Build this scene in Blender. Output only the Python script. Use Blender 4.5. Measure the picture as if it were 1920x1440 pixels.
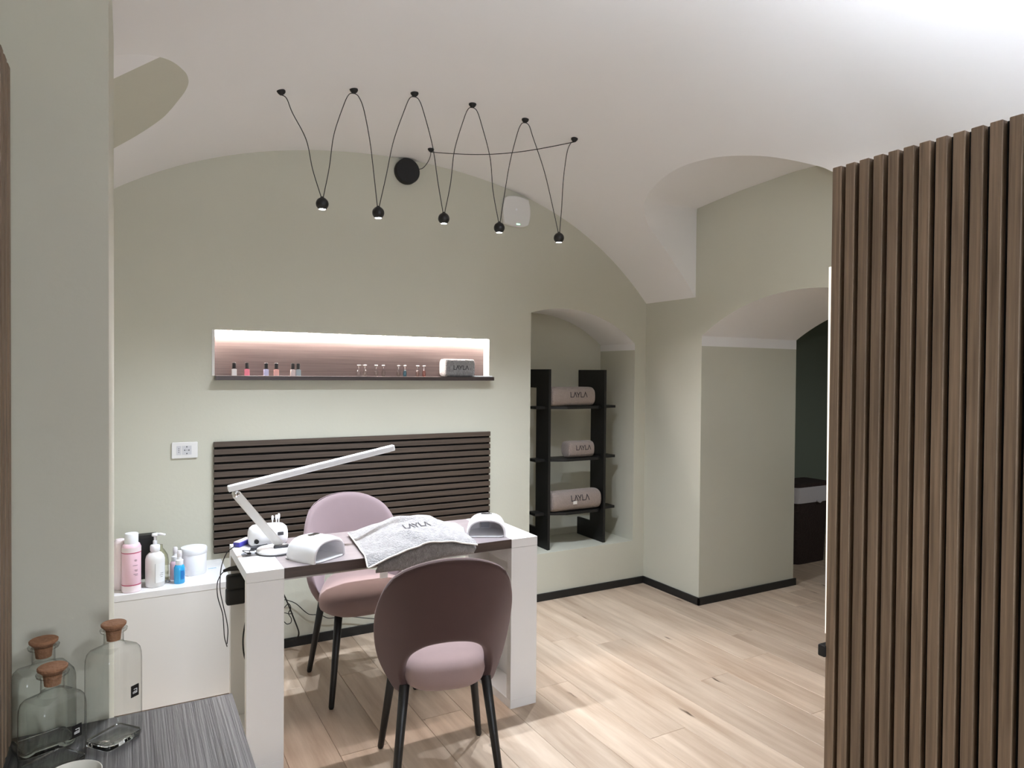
import bpy, bmesh, math, random
from mathutils import Vector, Matrix
R_ = math.radians
for o in list(bpy.data.objects): bpy.data.objects.remove(o)
SC = bpy.context.scene
COL = SC.collection
random.seed(7)

# ------------------------------------------------------------------ camera
YAW, PITCH, ROLL, FPX = 0.510662, -0.0150109, 0.00810727, 1284.59
fw = Vector((math.sin(YAW)*math.cos(PITCH), math.cos(YAW)*math.cos(PITCH), math.sin(PITCH)))
rt = Vector((math.cos(YAW), -math.sin(YAW), 0)); up = rt.cross(fw)
r2 = rt*math.cos(ROLL)+up*math.sin(ROLL); u2 = up*math.cos(ROLL)-rt*math.sin(ROLL)
cam = bpy.data.cameras.new('camera'); cam.sensor_width = 36; cam.sensor_fit = 'HORIZONTAL'
cam.lens = FPX/1920*36; cam.clip_start = 0.02
camo = bpy.data.objects.new('camera', cam); COL.objects.link(camo)
m = Matrix.Identity(4)
for i in range(3):
    m[i][0] = r2[i]; m[i][1] = u2[i]; m[i][2] = -fw[i]
m[0][3], m[1][3], m[2][3] = 0, 0, 1.5
camo.matrix_world = m
SC.camera = camo

# ------------------------------------------------------------------ world, exposure
w = bpy.data.worlds.new('world'); SC.world = w; w.use_nodes = True
bg = w.node_tree.nodes['Background']; bg.inputs[0].default_value = (0.8, 0.85, 0.9, 1); bg.inputs[1].default_value = 0.15
SC.view_settings.view_transform = 'Standard'; SC.view_settings.look = 'None'
SC.view_settings.gamma = 1; SC.view_settings.use_curve_mapping = False
SC.view_settings.exposure = 1.05
SC.cycles.transparent_max_bounces = 32
P_PEND, P_LED, P_TOP, P_FILLWIN, P_SPOT, P_REAR = 33.0, 150.0, 125.0, 6.4, 13.0, 58.0

# ------------------------------------------------------------------ helpers
def s2l(c): return tuple(((v/255)/12.92 if v/255 <= .04045 else ((v/255+.055)/1.055)**2.4) for v in c)+(1,)

class MB:
    def __init__(s): s.v = []; s.f = []; s.mi = []; s.cur = 0
    def add(s, vs, fs):
        n = len(s.v); s.v += [tuple(v) for v in vs]
        for f in fs: s.f.append(tuple(i+n for i in f)); s.mi.append(s.cur)
        return s
    def box(s, x0, x1, y0, y1, z0, z1):
        vs = [(x, y, z) for x in (x0, x1) for y in (y0, y1) for z in (z0, z1)]
        return s.add(vs, [(0,1,3,2),(4,6,7,5),(0,4,5,1),(2,3,7,6),(0,2,6,4),(1,5,7,3)])
    def obox(s, a, b, wx, wz, upv=(0,0,1)):
        a = Vector(a); b = Vector(b); d = (b-a).normalized(); u = Vector(upv)
        sx = d.cross(u).normalized(); sz = sx.cross(d)
        vs = [p+sx*i*wx/2+sz*k*wz/2 for p in (a, b) for i in (-1, 1) for k in (-1, 1)]
        return s.add(vs, [(0,1,3,2),(4,6,7,5),(0,4,5,1),(2,3,7,6),(0,2,6,4),(1,5,7,3)])
    def grid(s, pts, cu=False, cv=False):
        nu = len(pts); nv = len(pts[0]); fs = []
        for i in range(nu if cu else nu-1):
            for j in range(nv if cv else nv-1):
                fs.append((i*nv+j, ((i+1) % nu)*nv+j, ((i+1) % nu)*nv+(j+1) % nv, i*nv+(j+1) % nv))
        return s.add([p for r in pts for p in r], fs)
    def lathe(s, prof, c=(0,0,0), seg=24, ax='z', cap=True):
        rows = []
        for r, h in prof:
            row = []
            for k in range(seg):
                a = 2*math.pi*k/seg; x, y = r*math.cos(a), r*math.sin(a)
                p = (x, y, h) if ax == 'z' else ((h, x, y) if ax == 'x' else (x, h, y))
                row.append((c[0]+p[0], c[1]+p[1], c[2]+p[2]))
            rows.append(row)
        n = len(s.v); s.grid(rows, cv=True)
        if cap:
            s.f.append(tuple(n+k for k in range(seg))); s.mi.append(s.cur)
            s.f.append(tuple(n+(len(prof)-1)*seg+k for k in range(seg))); s.mi.append(s.cur)
        return s
    def tube(s, pts, r, seg=8, taper=None):
        pts = [Vector(p) for p in pts]; rows = []; pu = None
        for i, p in enumerate(pts):
            d = (pts[min(i+1, len(pts)-1)]-pts[max(i-1, 0)]).normalized()
            if pu is None:
                ref = Vector((0, 0, 1)) if abs(d.z) < .9 else Vector((1, 0, 0)); pu = d.cross(ref).normalized()
            pu = (pu-d*pu.dot(d)).normalized(); pv = d.cross(pu)
            rr = r if taper is None else r+(taper-r)*i/(len(pts)-1)
            rows.append([p+pu*rr*math.cos(2*math.pi*k/seg)+pv*rr*math.sin(2*math.pi*k/seg) for k in range(seg)])
        n = len(s.v); s.grid(rows, cv=True)
        s.f.append(tuple(n+k for k in range(seg))); s.mi.append(s.cur)
        s.f.append(tuple(n+(len(rows)-1)*seg+k for k in range(seg))); s.mi.append(s.cur)
        return s
    def prism(s, outline, h0, h1, ax='z', c=(0,0,0)):
        def mk(u, v, h):
            p = (u, v, h) if ax == 'z' else ((h, u, v) if ax == 'x' else (u, h, v))
            return (p[0]+c[0], p[1]+c[1], p[2]+c[2])
        n = len(outline)
        vs = [mk(u, v, h0) for u, v in outline]+[mk(u, v, h1) for u, v in outline]
        fs = [tuple(range(n)), tuple(range(2*n-1, n-1, -1))]+[(i, (i+1) % n, n+(i+1) % n, n+i) for i in range(n)]
        return s.add(vs, fs)

def rrect(hw, hh, r, seg=5):
    out = []
    for cx, cy, a0 in ((hw-r, hh-r, 0), (-hw+r, hh-r, 90), (-hw+r, -hh+r, 180), (hw-r, -hh+r, 270)):
        for k in range(seg+1):
            a = R_(a0+90*k/seg); out.append((cx+r*math.cos(a), cy+r*math.sin(a)))
    return out

def sup(hw, hd, n, seg=48):
    out = []
    for k in range(seg):
        a = 2*math.pi*k/seg; c, s_ = math.cos(a), math.sin(a)
        out.append((hw*math.copysign(abs(c)**(2/n), c), hd*math.copysign(abs(s_)**(2/n), s_)))
    return out

def wloc(o):
    v = Vector((0,0,0))
    while o: v += o.location; o = o.parent
    return v

def build(mb, name, mat, parent=None, smooth=False, bevel=0, local=False, keep=False, sub=0, solid=0, weld=False, bseg=2):
    me = bpy.data.meshes.new(name)
    off = Vector((0,0,0)); loc = Vector((0,0,0))
    if parent is not None:
        if not local: off = wloc(parent)
    elif not keep:
        xs = [v[0] for v in mb.v]; ys = [v[1] for v in mb.v]; zs = [v[2] for v in mb.v]
        loc = Vector(((min(xs)+max(xs))/2, (min(ys)+max(ys))/2, min(zs))); off = loc
    me.from_pydata([(v[0]-off.x, v[1]-off.y, v[2]-off.z) for v in mb.v], [], mb.f)
    mats = mat if isinstance(mat, (list, tuple)) else [mat]
    for mm in mats: me.materials.append(mm)
    if len(mats) > 1:
        for p, k in zip(me.polygons, mb.mi): p.material_index = k
    bm = bmesh.new(); bm.from_mesh(me)
    if weld: bmesh.ops.remove_doubles(bm, verts=bm.verts, dist=1e-5)
    bmesh.ops.recalc_face_normals(bm, faces=bm.faces)
    bm.to_mesh(me); bm.free()
    if smooth:
        for p in me.polygons: p.use_smooth = True
    o = bpy.data.objects.new(name, me); o.location = loc; COL.objects.link(o)
    if parent is not None: o.parent = parent
    if solid:
        md = o.modifiers.new('solid', 'SOLIDIFY'); md.thickness = solid; md.offset = 0
    if bevel:
        md = o.modifiers.new('bevel', 'BEVEL'); md.width = bevel; md.segments = bseg; md.limit_method = 'ANGLE'; md.angle_limit = R_(40)
    if sub:
        md = o.modifiers.new('sub', 'SUBSURF'); md.levels = sub; md.render_levels = sub
    return o

def auto_smooth(o, ang=35):
    me = o.data; bm = bmesh.new(); bm.from_mesh(me)
    for f in bm.faces: f.smooth = True
    for e in bm.edges:
        if len(e.link_faces) == 2 and e.calc_face_angle(0) > R_(ang): e.smooth = False
    bm.to_mesh(me); bm.free(); return o

def tag(o, label, cat, group=None):
    o['label'] = label; o['category'] = cat
    if group: o['group'] = group
    return o
def thing(name, label, cat, loc=(0,0,0), rotz=0, group=None):
    o = bpy.data.objects.new(name, None); COL.objects.link(o); o.empty_display_size = .05
    o.location = loc; o.rotation_euler = (0, 0, rotz)
    return tag(o, label, cat, group)
def struct(o): o['kind'] = 'structure'; return o
def dup(root, loc=None, rotz=None, label=None, group=None):
    r = root.copy(); COL.objects.link(r)
    if loc is not None: r.location = loc
    if rotz is not None: r.rotation_euler = (0, 0, rotz)
    if label: r['label'] = label
    if group: r['group'] = group
    for ch in list(root.children):
        c = ch.copy(); COL.objects.link(c); c.parent = r
        for g in list(ch.children):
            d = g.copy(); COL.objects.link(d); d.parent = c
    return r

def crv(pts, n=6):
    """Catmull-Rom through points"""
    P = [Vector(p) for p in pts]; P = [P[0]*2-P[1]]+P+[P[-1]*2-P[-2]]; out = []
    for i in range(1, len(P)-2):
        for k in range(n):
            t = k/n; a, b, c, d = P[i-1], P[i], P[i+1], P[i+2]
            out.append(0.5*((2*b)+(c-a)*t+(2*a-5*b+4*c-d)*t*t+(3*b-a-3*c+d)*t**3))
    out.append(P[-2]); return out

def interp(x, ks):
    ks = sorted(ks)
    if x <= ks[0][0]: return ks[0][1]
    for (a, va), (b, vb) in zip(ks, ks[1:]):
        if x <= b:
            t = (x-a)/(b-a)
            if isinstance(va, tuple): return tuple(p+(q-p)*t for p, q in zip(va, vb))
            return va+(vb-va)*t
    return ks[-1][1]

# ------------------------------------------------------------------ materials
def newmat(name):
    mt = bpy.data.materials.new(name); mt.use_nodes = True
    return mt, mt.node_tree, mt.node_tree.nodes['Principled BSDF']
def N(nt, t, **kw):
    n = nt.nodes.new(t)
    for k, v in kw.items(): setattr(n, k, v)
    return n
def plain(name, rgb, rough=.5, metal=0, noise=0.04, nscale=6, bump=0, bscale=200, sheen=0, spec=None, coat=0):
    mt, nt, b = newmat(name)
    c = s2l(rgb)
    tc = N(nt, 'ShaderNodeTexCoord'); nz = N(nt, 'ShaderNodeTexNoise'); nz.inputs['Scale'].default_value = nscale; nz.inputs['Detail'].default_value = 4
    nt.links.new(tc.outputs['Object'], nz.inputs['Vector'])
    mp = N(nt, 'ShaderNodeMapRange'); mp.inputs['To Min'].default_value = 1-noise; mp.inputs['To Max'].default_value = 1+noise
    nt.links.new(nz.outputs['Fac'], mp.inputs['Value'])
    mx = N(nt, 'ShaderNodeVectorMath', operation='SCALE'); mx.inputs[0].default_value = c[:3]
    nt.links.new(mp.outputs['Result'], mx.inputs['Scale']); nt.links.new(mx.outputs['Vector'], b.inputs['Base Color'])
    b.inputs['Roughness'].default_value = rough; b.inputs['Metallic'].default_value = metal
    if spec is not None: b.inputs['Specular IOR Level'].default_value = spec
    if coat: b.inputs['Coat Weight'].default_value = coat
    if sheen:
        b.inputs['Sheen Weight'].default_value = sheen; b.inputs['Sheen Roughness'].default_value = .55
        b.inputs['Sheen Tint'].default_value = tuple(min(1, v*2.6+.28) for v in c[:3])+(1,)
    if bump:
        n2 = N(nt, 'ShaderNodeTexNoise'); n2.inputs['Scale'].default_value = bscale; n2.inputs['Detail'].default_value = 3
        nt.links.new(tc.outputs['Object'], n2.inputs['Vector'])
        bp = N(nt, 'ShaderNodeBump'); bp.inputs['Strength'].default_value = bump; bp.inputs['Distance'].default_value = .01
        nt.links.new(n2.outputs['Fac'], bp.inputs['Height']); nt.links.new(bp.outputs['Normal'], b.inputs['Normal'])
    return mt
def wood(name, c1, c2, axis, rough=.5, fine=90, along=3, var=.15, bump=.15, knots=False):
    mt, nt, b = newmat(name)
    tc = N(nt, 'ShaderNodeTexCoord'); oi = N(nt, 'ShaderNodeObjectInfo')
    cb = N(nt, 'ShaderNodeCombineXYZ')
    for k, mul in enumerate((37.0, 53.0, 71.0)):
        mm = N(nt, 'ShaderNodeMath', operation='MULTIPLY'); mm.inputs[1].default_value = mul
        nt.links.new(oi.outputs['Random'], mm.inputs[0]); nt.links.new(mm.outputs[0], cb.inputs[k])
    ad = N(nt, 'ShaderNodeVectorMath', operation='ADD'); nt.links.new(tc.outputs['Object'], ad.inputs[0]); nt.links.new(cb.outputs[0], ad.inputs[1])
    mp = N(nt, 'ShaderNodeMapping'); sc = [fine]*3; sc['xyz'.index(axis)] = along; mp.inputs['Scale'].default_value = sc
    nt.links.new(ad.outputs[0], mp.inputs['Vector'])
    nz = N(nt, 'ShaderNodeTexNoise'); nz.inputs['Scale'].default_value = 1; nz.inputs['Detail'].default_value = 6; nz.inputs['Roughness'].default_value = .6
    nt.links.new(mp.outputs[0], nz.inputs['Vector'])
    rp = N(nt, 'ShaderNodeValToRGB'); rp.color_ramp.elements[0].position = .3; rp.color_ramp.elements[1].position = .7
    rp.color_ramp.elements[0].color = s2l(c1); rp.color_ramp.elements[1].color = s2l(c2)
    nt.links.new(nz.outputs['Fac'], rp.inputs['Fac'])
    mr = N(nt, 'ShaderNodeMapRange'); mr.inputs['To Min'].default_value = 1-var; mr.inputs['To Max'].default_value = 1+var
    nt.links.new(oi.outputs['Random'], mr.inputs['Value'])
    sv = N(nt, 'ShaderNodeVectorMath', operation='SCALE'); nt.links.new(rp.outputs['Color'], sv.inputs[0]); nt.links.new(mr.outputs[0], sv.inputs['Scale'])
    outc = sv.outputs[0]
    if knots:
        mp2 = N(nt, 'ShaderNodeMapping'); s3 = [11]*3; s3['xyz'.index(axis)] = 2.6; mp2.inputs['Scale'].default_value = s3
        nt.links.new(ad.outputs[0], mp2.inputs['Vector'])
        wz = N(nt, 'ShaderNodeTexNoise'); wz.inputs['Scale'].default_value = 3; nt.links.new(mp2.outputs[0], wz.inputs['Vector'])
        vo = N(nt, 'ShaderNodeTexVoronoi'); vo.inputs['Scale'].default_value = 1.0
        mixv = N(nt, 'ShaderNodeVectorMath', operation='MULTIPLY_ADD'); mixv.inputs[1].default_value = (.35, .35, .35)
        nt.links.new(wz.outputs['Color'], mixv.inputs[0]); nt.links.new(mp2.outputs[0], mixv.inputs[2]); nt.links.new(mixv.outputs[0], vo.inputs['Vector'])
        thr = N(nt, 'ShaderNodeMapRange'); thr.inputs['From Min'].default_value = .05; thr.inputs['From Max'].default_value = .12
        thr.inputs['To Min'].default_value = 1; thr.inputs['To Max'].default_value = 0; nt.links.new(vo.outputs['Distance'], thr.inputs['Value'])
        sp = N(nt, 'ShaderNodeSeparateColor'); nt.links.new(vo.outputs['Color'], sp.inputs['Color'])
        gt = N(nt, 'ShaderNodeMath', operation='GREATER_THAN'); gt.inputs[1].default_value = .66; nt.links.new(sp.outputs['Red'], gt.inputs[0])
        mu = N(nt, 'ShaderNodeMath', operation='MULTIPLY'); nt.links.new(gt.outputs[0], mu.inputs[0]); nt.links.new(thr.outputs[0], mu.inputs[1])
        mc = N(nt, 'ShaderNodeMix', data_type='RGBA'); mc.inputs['B'].default_value = s2l((74, 52, 36))
        nt.links.new(mu.outputs[0], mc.inputs['Factor']); nt.links.new(outc, mc.inputs['A']); outc = mc.outputs['Result']
    nt.links.new(outc, b.inputs['Base Color']); b.inputs['Roughness'].default_value = rough
    if bump:
        bp = N(nt, 'ShaderNodeBump'); bp.inputs['Strength'].default_value = bump; bp.inputs['Distance'].default_value = .003
        nt.links.new(nz.outputs['Fac'], bp.inputs['Height']); nt.links.new(bp.outputs['Normal'], b.inputs['Normal'])
    return mt
def emit(name, rgb, strength):
    mt, nt, b = newmat(name)
    b.inputs['Base Color'].default_value = (.8, .8, .8, 1)
    b.inputs['Emission Color'].default_value = tuple(rgb)+(1,); b.inputs['Emission Strength'].default_value = strength
    return mt
def glass(name, rgb=(1, 1, 1), rough=0.0, ior=1.45):
    mt, nt, b = newmat(name)
    b.inputs['Base Color'].default_value = tuple(rgb)+(1,); b.inputs['Transmission Weight'].default_value = 1
    b.inputs['Roughness'].default_value = rough; b.inputs['IOR'].default_value = ior
    return mt

def thin_glass(name, rgb=(.97, .985, .975), edge=.45):
    mt, nt, b = newmat(name); nt.nodes.remove(b)
    out = nt.nodes['Material Output']
    tr = N(nt, 'ShaderNodeBsdfTransparent'); gl = N(nt, 'ShaderNodeBsdfGlossy'); gl.inputs['Roughness'].default_value = .03
    lw = N(nt, 'ShaderNodeLayerWeight'); lw.inputs['Blend'].default_value = .5
    mc = N(nt, 'ShaderNodeMix', data_type='RGBA'); mc.inputs['A'].default_value = tuple(rgb)+(1,); mc.inputs['B'].default_value = tuple(v*edge for v in rgb)+(1,)
    p3 = N(nt, 'ShaderNodeMath', operation='POWER'); p3.inputs[1].default_value = 3; nt.links.new(lw.outputs['Facing'], p3.inputs[0]); nt.links.new(p3.outputs[0], mc.inputs['Factor']); nt.links.new(mc.outputs['Result'], tr.inputs['Color'])
    l2 = N(nt, 'ShaderNodeLayerWeight'); l2.inputs['Blend'].default_value = .5
    pw = N(nt, 'ShaderNodeMath', operation='POWER'); pw.inputs[1].default_value = 4; nt.links.new(l2.outputs['Facing'], pw.inputs[0])
    fr = N(nt, 'ShaderNodeMath', operation='MULTIPLY_ADD'); fr.inputs[1].default_value = .85; fr.inputs[2].default_value = .05; nt.links.new(pw.outputs[0], fr.inputs[0])
    mx = N(nt, 'ShaderNodeMixShader'); nt.links.new(fr.outputs[0], mx.inputs[0]); nt.links.new(tr.outputs[0], mx.inputs[1]); nt.links.new(gl.outputs[0], mx.inputs[2])
    nt.links.new(mx.outputs[0], out.inputs['Surface'])
    return mt

M = {}
M['wall'] = plain('sage_wall_paint', (197, 195, 179), .85, noise=.025, nscale=2.5, bump=.05, bscale=60)
M['ceil'] = plain('white_ceiling_paint', (235, 233, 231), .75, noise=.015, nscale=2, bump=.04, bscale=25)
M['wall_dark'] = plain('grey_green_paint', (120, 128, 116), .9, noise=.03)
M['base'] = plain('black_baseboard', (24, 23, 22), .55)
M['plank'] = wood('oak_plank', (172, 147, 124), (210, 189, 167), 'y', rough=.42, fine=17, along=1.5, var=.12, bump=.06, knots=True)
M['sub'] = plain('subfloor', (90, 72, 58), .9)
M['slat_z'] = wood('walnut_slat_vertical', (94, 77, 60), (140, 118, 96), 'z', rough=.55, fine=120, along=3, var=.10)  # same walnut as slat_x, paler to make up for missing light
M['slat_x'] = wood('walnut_slat_horizontal', (58, 47, 38), (88, 74, 62), 'x', rough=.55, fine=120, along=3, var=.08)
M['felt'] = plain('black_felt_backing', (10, 9, 9), .95)
M['white'] = plain('white_lacquer', (226, 224, 222), .32, noise=.01)
M['white_mat'] = plain('white_matt_board', (222, 219, 214), .6, noise=.01)
M['black'] = plain('black_lacquer', (18, 17, 17), .4)
M['black_mat'] = plain('black_matt', (16, 15, 15), .6)
M['blackwood'] = plain('black_stained_board', (17, 16, 15), .5, noise=.15, nscale=20)
M['top'] = wood('dark_brown_tabletop', (58, 46, 42), (80, 66, 60), 'x', rough=.33, fine=70, along=2, var=.02, bump=.05)
M['laminate'] = wood('grey_taupe_laminate', (116, 106, 106), (134, 124, 124), 'x', rough=.35, fine=60, along=2, var=.02, bump=.03)
M['shelfboard'] = wood('dark_shelf_board', (46, 36, 34), (66, 54, 50), 'x', rough=.4, fine=90, along=2, var=.02)
M['shelfback'] = wood('brown_back_panel', (80, 68, 65), (100, 86, 82), 'x', rough=.5, fine=90, along=2, var=.02, bump=.05)
M['counter'] = wood('charcoal_grained_wood', (44, 42, 41), (106, 103, 101), 'y', rough=.5, fine=150, along=2.2, var=.02, bump=.5)
M['velvet'] = plain('pink_velvet_shaded', (60, 35, 31), .85, noise=.22, nscale=6, sheen=.85, bump=.03, bscale=300)  # chair velvet with the shade of its back put into the colour
M['velvet_lit'] = plain('pink_velvet_lit', (134, 115, 117), .8, noise=.07, nscale=9, sheen=.6, bump=.03, bscale=300)  # same velvet, lit copy: pendant light on the rear chair put into the colour
M['velvet_seat_lit'] = plain('pink_velvet_seat_lit', (140, 117, 113), .85, noise=.14, nscale=7, sheen=.35, bump=.03, bscale=300)  # lit copy of that velvet for both seats, brightness put into the colour
M['cable'] = plain('black_cable', (18, 17, 17), .5)
M['terry'] = plain('grey_terry_cloth', (138, 135, 133), .95, noise=.55, nscale=65, bump=1.0, bscale=150, sheen=.3)
M['terry_d'] = plain('taupe_terry_cloth', (150, 135, 126), .95, noise=.1, nscale=50, bump=.7, bscale=150, sheen=.3)
M['hem'] = plain('white_hem', (230, 226, 220), .8)
M['ink'] = plain('dark_print', (42, 38, 42), .8)
M['cork'] = plain('cork', (150, 108, 78), .9, noise=.25, nscale=140, bump=.4, bscale=120)
M['glass'] = thin_glass('clear_glass', (.985, .995, .985), .22)
M['glass_solid'] = glass('clear_glass_base', (.97, .99, .975))
M['chrome'] = plain('chrome', (200, 200, 200), .12, metal=1)
M['plastic'] = plain('white_plastic', (236, 236, 238), .3, noise=.005)
M['plastic_g'] = plain('warm_white_plastic', (222, 220, 216), .4, noise=.005)
M['module'] = plain('light_grey_plastic', (196, 195, 196), .4)
M['grey'] = plain('dark_grey_plastic', (58, 58, 62), .5)
M['sensor'] = plain('grey_sensor', (150, 150, 156), .4)
M['pinkliq'] = plain('pink_lotion_bottle', (238, 200, 212), .35, noise=.02)
M['palepink'] = plain('pale_pink_bottle', (238, 222, 224), .35, noise=.02)
M['crimson'] = plain('crimson_print', (190, 60, 96), .5)
M['blueliq'] = plain('blue_liquid', (52, 160, 214), .15, noise=.05)
M['blue'] = plain('violet_blue_plastic', (74, 72, 170), .4)
M['frost'] = plain('frosted_bottle', (226, 222, 224), .3)
M['lamp_head'] = emit('pendant_lens_glow', (.92, .97, 1.0), 40)
M['led'] = emit('led_strip_glow', (1.0, .90, .86), P_LED)
M['led_top'] = emit('cove_strip_glow', (.88, .96, 1.10), P_TOP)
M['edge_glow'] = emit('edge_strip_glow', (1.0, .90, .74), .55)  # weakly emissive strip on the far edge of the partition
M['fill_glow'] = emit('fill_pane_glow', (.90, .97, 1.10), P_FILLWIN)
M['green_led'] = emit('green_led', (.2, 1.0, .5), 3)
M['brownwicker'] = plain('dark_brown_wicker', (44, 28, 26), .7, noise=.3, nscale=60, bump=.8, bscale=90)
M['linen'] = plain('white_linen', (196, 192, 196), .9, bump=.3)
M['ceramic'] = plain('white_ceramic', (226, 224, 212), .2)
M['label_k'] = plain('black_label', (20, 19, 18), .5)
M['label_w'] = plain('white_label', (225, 225, 222), .6)

# ------------------------------------------------------------------ room geometry
XC = 1.38; CO = (2.75142211, -.138642492, -.0194009633, -.000549237843)
def vz(x):
    q = (x-XC)**2; return CO[0]+CO[1]*q+CO[2]*q*q+CO[3]*q**3
XR, XL, YB, YF = 3.246, -.487, 3.831, -4.0
VR = [(3.340,3.246),(3.33,3.144),(3.316,3.025),(3.283,2.876),(3.244,2.755),(3.14,2.635),(3.02,2.563),(2.86,2.501),(2.676,2.463),(2.527,2.465),(2.38,2.493),(2.199,2.576),(2.041,2.698),(1.992,2.756),(1.90,2.90),(1.82,3.08),(1.76,3.246)]
VL = [(3.34,-.487),(3.27,-.28),(3.166,-.056),(3.103,.036),(3.006,.108),(2.92,.14),(2.849,.158),(2.76,.178),(2.68,.185),(2.61,.178),(2.548,.163),(2.449,.126),(2.377,.085),(2.309,.027),(2.257,-.04),(2.16,-.2),(2.0,-.487)]
def smooth_curve(tab):
    c = crv([(a, b, 0) for a, b in sorted(tab)], 5)
    return [(p.x, p.y) for p in c]
VRs, VLs = smooth_curve(VR), smooth_curve(VL)
def xr(y): return min(XR, interp(y, VRs)) if 1.76 <= y <= 3.34 else XR
def xl(y): return max(XL, interp(y, VLs)) if 2.0 <= y <= 3.34 else XL
WR = [(3.340,(3.340,2.009)),(3.283,(3.340,2.35)),(3.20,(3.340,2.47)),(3.14,(3.340,2.56)),(3.10,(3.336,2.589)),(3.0,(3.27,2.597)),(2.86,(2.98,2.624)),(2.6,(2.6,2.642)),(2.3,(2.25,2.632)),(2.04,(1.9,2.605)),(1.90,(1.77,2.50)),(1.82,(1.76,2.3)),(1.76,(1.76,2.009))]
WL = [(3.34,(3.34,2.02)),(3.0,(3.30,2.12)),(2.7,(3.0,2.12)),(2.377,(2.377,2.03)),(2.2,(2.2,2.025)),(2.0,(2.0,2.02))]
ARCH_R = [(3.34,2.589),(3.027,2.62),(2.77,2.637),(2.6,2.642),(2.456,2.641),(2.25,2.632),(1.9,2.605),(1.76,2.585)]
ys = set([YF+.4*i for i in range(15)]+[1.6, YB]+[a for a, _ in VRs]+[a for a, _ in VLs]+[3.4+.1*i for i in range(5)])
ys = sorted(y for y in ys if YF <= y <= YB)
ceil = MB(); NX = 48
ceil.grid([[(xl(y)+(xr(y)-xl(y))*k/NX, y, vz(xl(y)+(xr(y)-xl(y))*k/NX)) for k in range(NX+1)] for y in ys])
def loft(side):
    rows = []; yy = [y for y in ys if (1.76 <= y <= 3.34 if side > 0 else 2.0 <= y <= 3.34)]
    for y in yy:
        V = Vector((xr(y) if side > 0 else xl(y), y, 0)); V.z = vz(V.x)
        wy, wz = interp(y, WR if side > 0 else WL); W = Vector((XR+.002 if side > 0 else XL-.002, wy, wz))
        rows.append((y, [V+(W-V)*k/8 for k in range(9)]))
    return rows
ceil.grid([r for _, r in loft(1)])
lf = loft(-1)
ceil.grid([r for y, r in lf if y <= 2.378])
ceil.cur = 1
ceil.grid([r for y, r in lf if y >= 2.376])
ceil.cur = 0
co = struct(build(ceil, 'ceiling', [M['ceil'], M['wall']], smooth=True, keep=True))

# wall_back with arched niche and display recess
NX0, NX1, NZ0, NYB = 2.284, 3.146, .313, 4.237
def narch(x): return 1.937-(.928-math.sqrt(max(0, .928**2-(x-2.55)**2)))
RX0, RX1, RZ0, RZ1, RYB = .387, 1.982, 1.455, 1.715, 3.915
xsb = sorted(set([XL+(XR-XL)*i/90 for i in range(91)]+[RX0, RX1, NX0, NX1]))
wb = MB()
for a, b in zip(xsb, xsb[1:]):
    mid = (a+b)/2; iv = []
    ta, tb = vz(a)+.003, vz(b)+.003
    if RX0 < mid < RX1: iv = [((0, 0), (RZ0, RZ0)), ((RZ1, RZ1), (ta, tb))]
    elif NX0 < mid < NX1: iv = [((0, 0), (NZ0, NZ0)), ((narch(a), narch(b)), (ta, tb))]
    else: iv = [((0, 0), (ta, tb))]
    for lo, hi in iv: wb.add([(a, YB, lo[0]), (b, YB, lo[1]), (b, YB, hi[1]), (a, YB, hi[0])], [(0, 1, 2, 3)])
# niche inside
wb.add([(NX0,YB,NZ0),(NX1,YB,NZ0),(NX1,NYB,NZ0),(NX0,NYB,NZ0)], [(0,1,2,3)])
wb.add([(NX1,YB,NZ0),(NX1,NYB,NZ0),(NX1,NYB,1.675),(NX1,YB,1.675)], [(0,1,2,3)])
wb.add([(NX0,YB,NZ0),(NX0,NYB,NZ0),(NX0,NYB,narch(NX0)),(NX0,YB,narch(NX0))], [(0,1,2,3)])
nx = [NX0+(NX1-NX0)*i/30 for i in range(31)]
for a, b in zip(nx, nx[1:]):
    wb.add([(a,NYB,NZ0),(b,NYB,NZ0),(b,NYB,narch(b)),(a,NYB,narch(a))], [(0,1,2,3)])
wb.cur = 1
for a, b in zip(nx, nx[1:]):
    wb.add([(a,YB,narch(a)),(b,YB,narch(b)),(b,NYB,narch(b)),(a,NYB,narch(a))], [(0,1,2,3)])
wb.add([(NX1,YB,1.675),(NX1,NYB,1.675),(NX1,NYB,narch(NX1)),(NX1,YB,narch(NX1))], [(0,1,2,3)])
# recess: plaster sides behind the shelf lining
for x in (RX0, RX1): wb.add([(x,YB,RZ0),(x,RYB,RZ0),(x,RYB,RZ1),(x,YB,RZ1)], [(0,1,2,3)])
for z in (RZ0, RZ1): wb.add([(RX0,YB,z),(RX1,YB,z),(RX1,RYB,z),(RX0,RYB,z)], [(0,1,2,3)])
wb.add([(RX0,RYB,RZ0),(RX1,RYB,RZ0),(RX1,RYB,RZ1),(RX0,RYB,RZ1)], [(0,1,2,3)])
struct(build(wb, 'wall_back', [M['wall'], M['ceil']], keep=True, weld=True))

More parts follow.
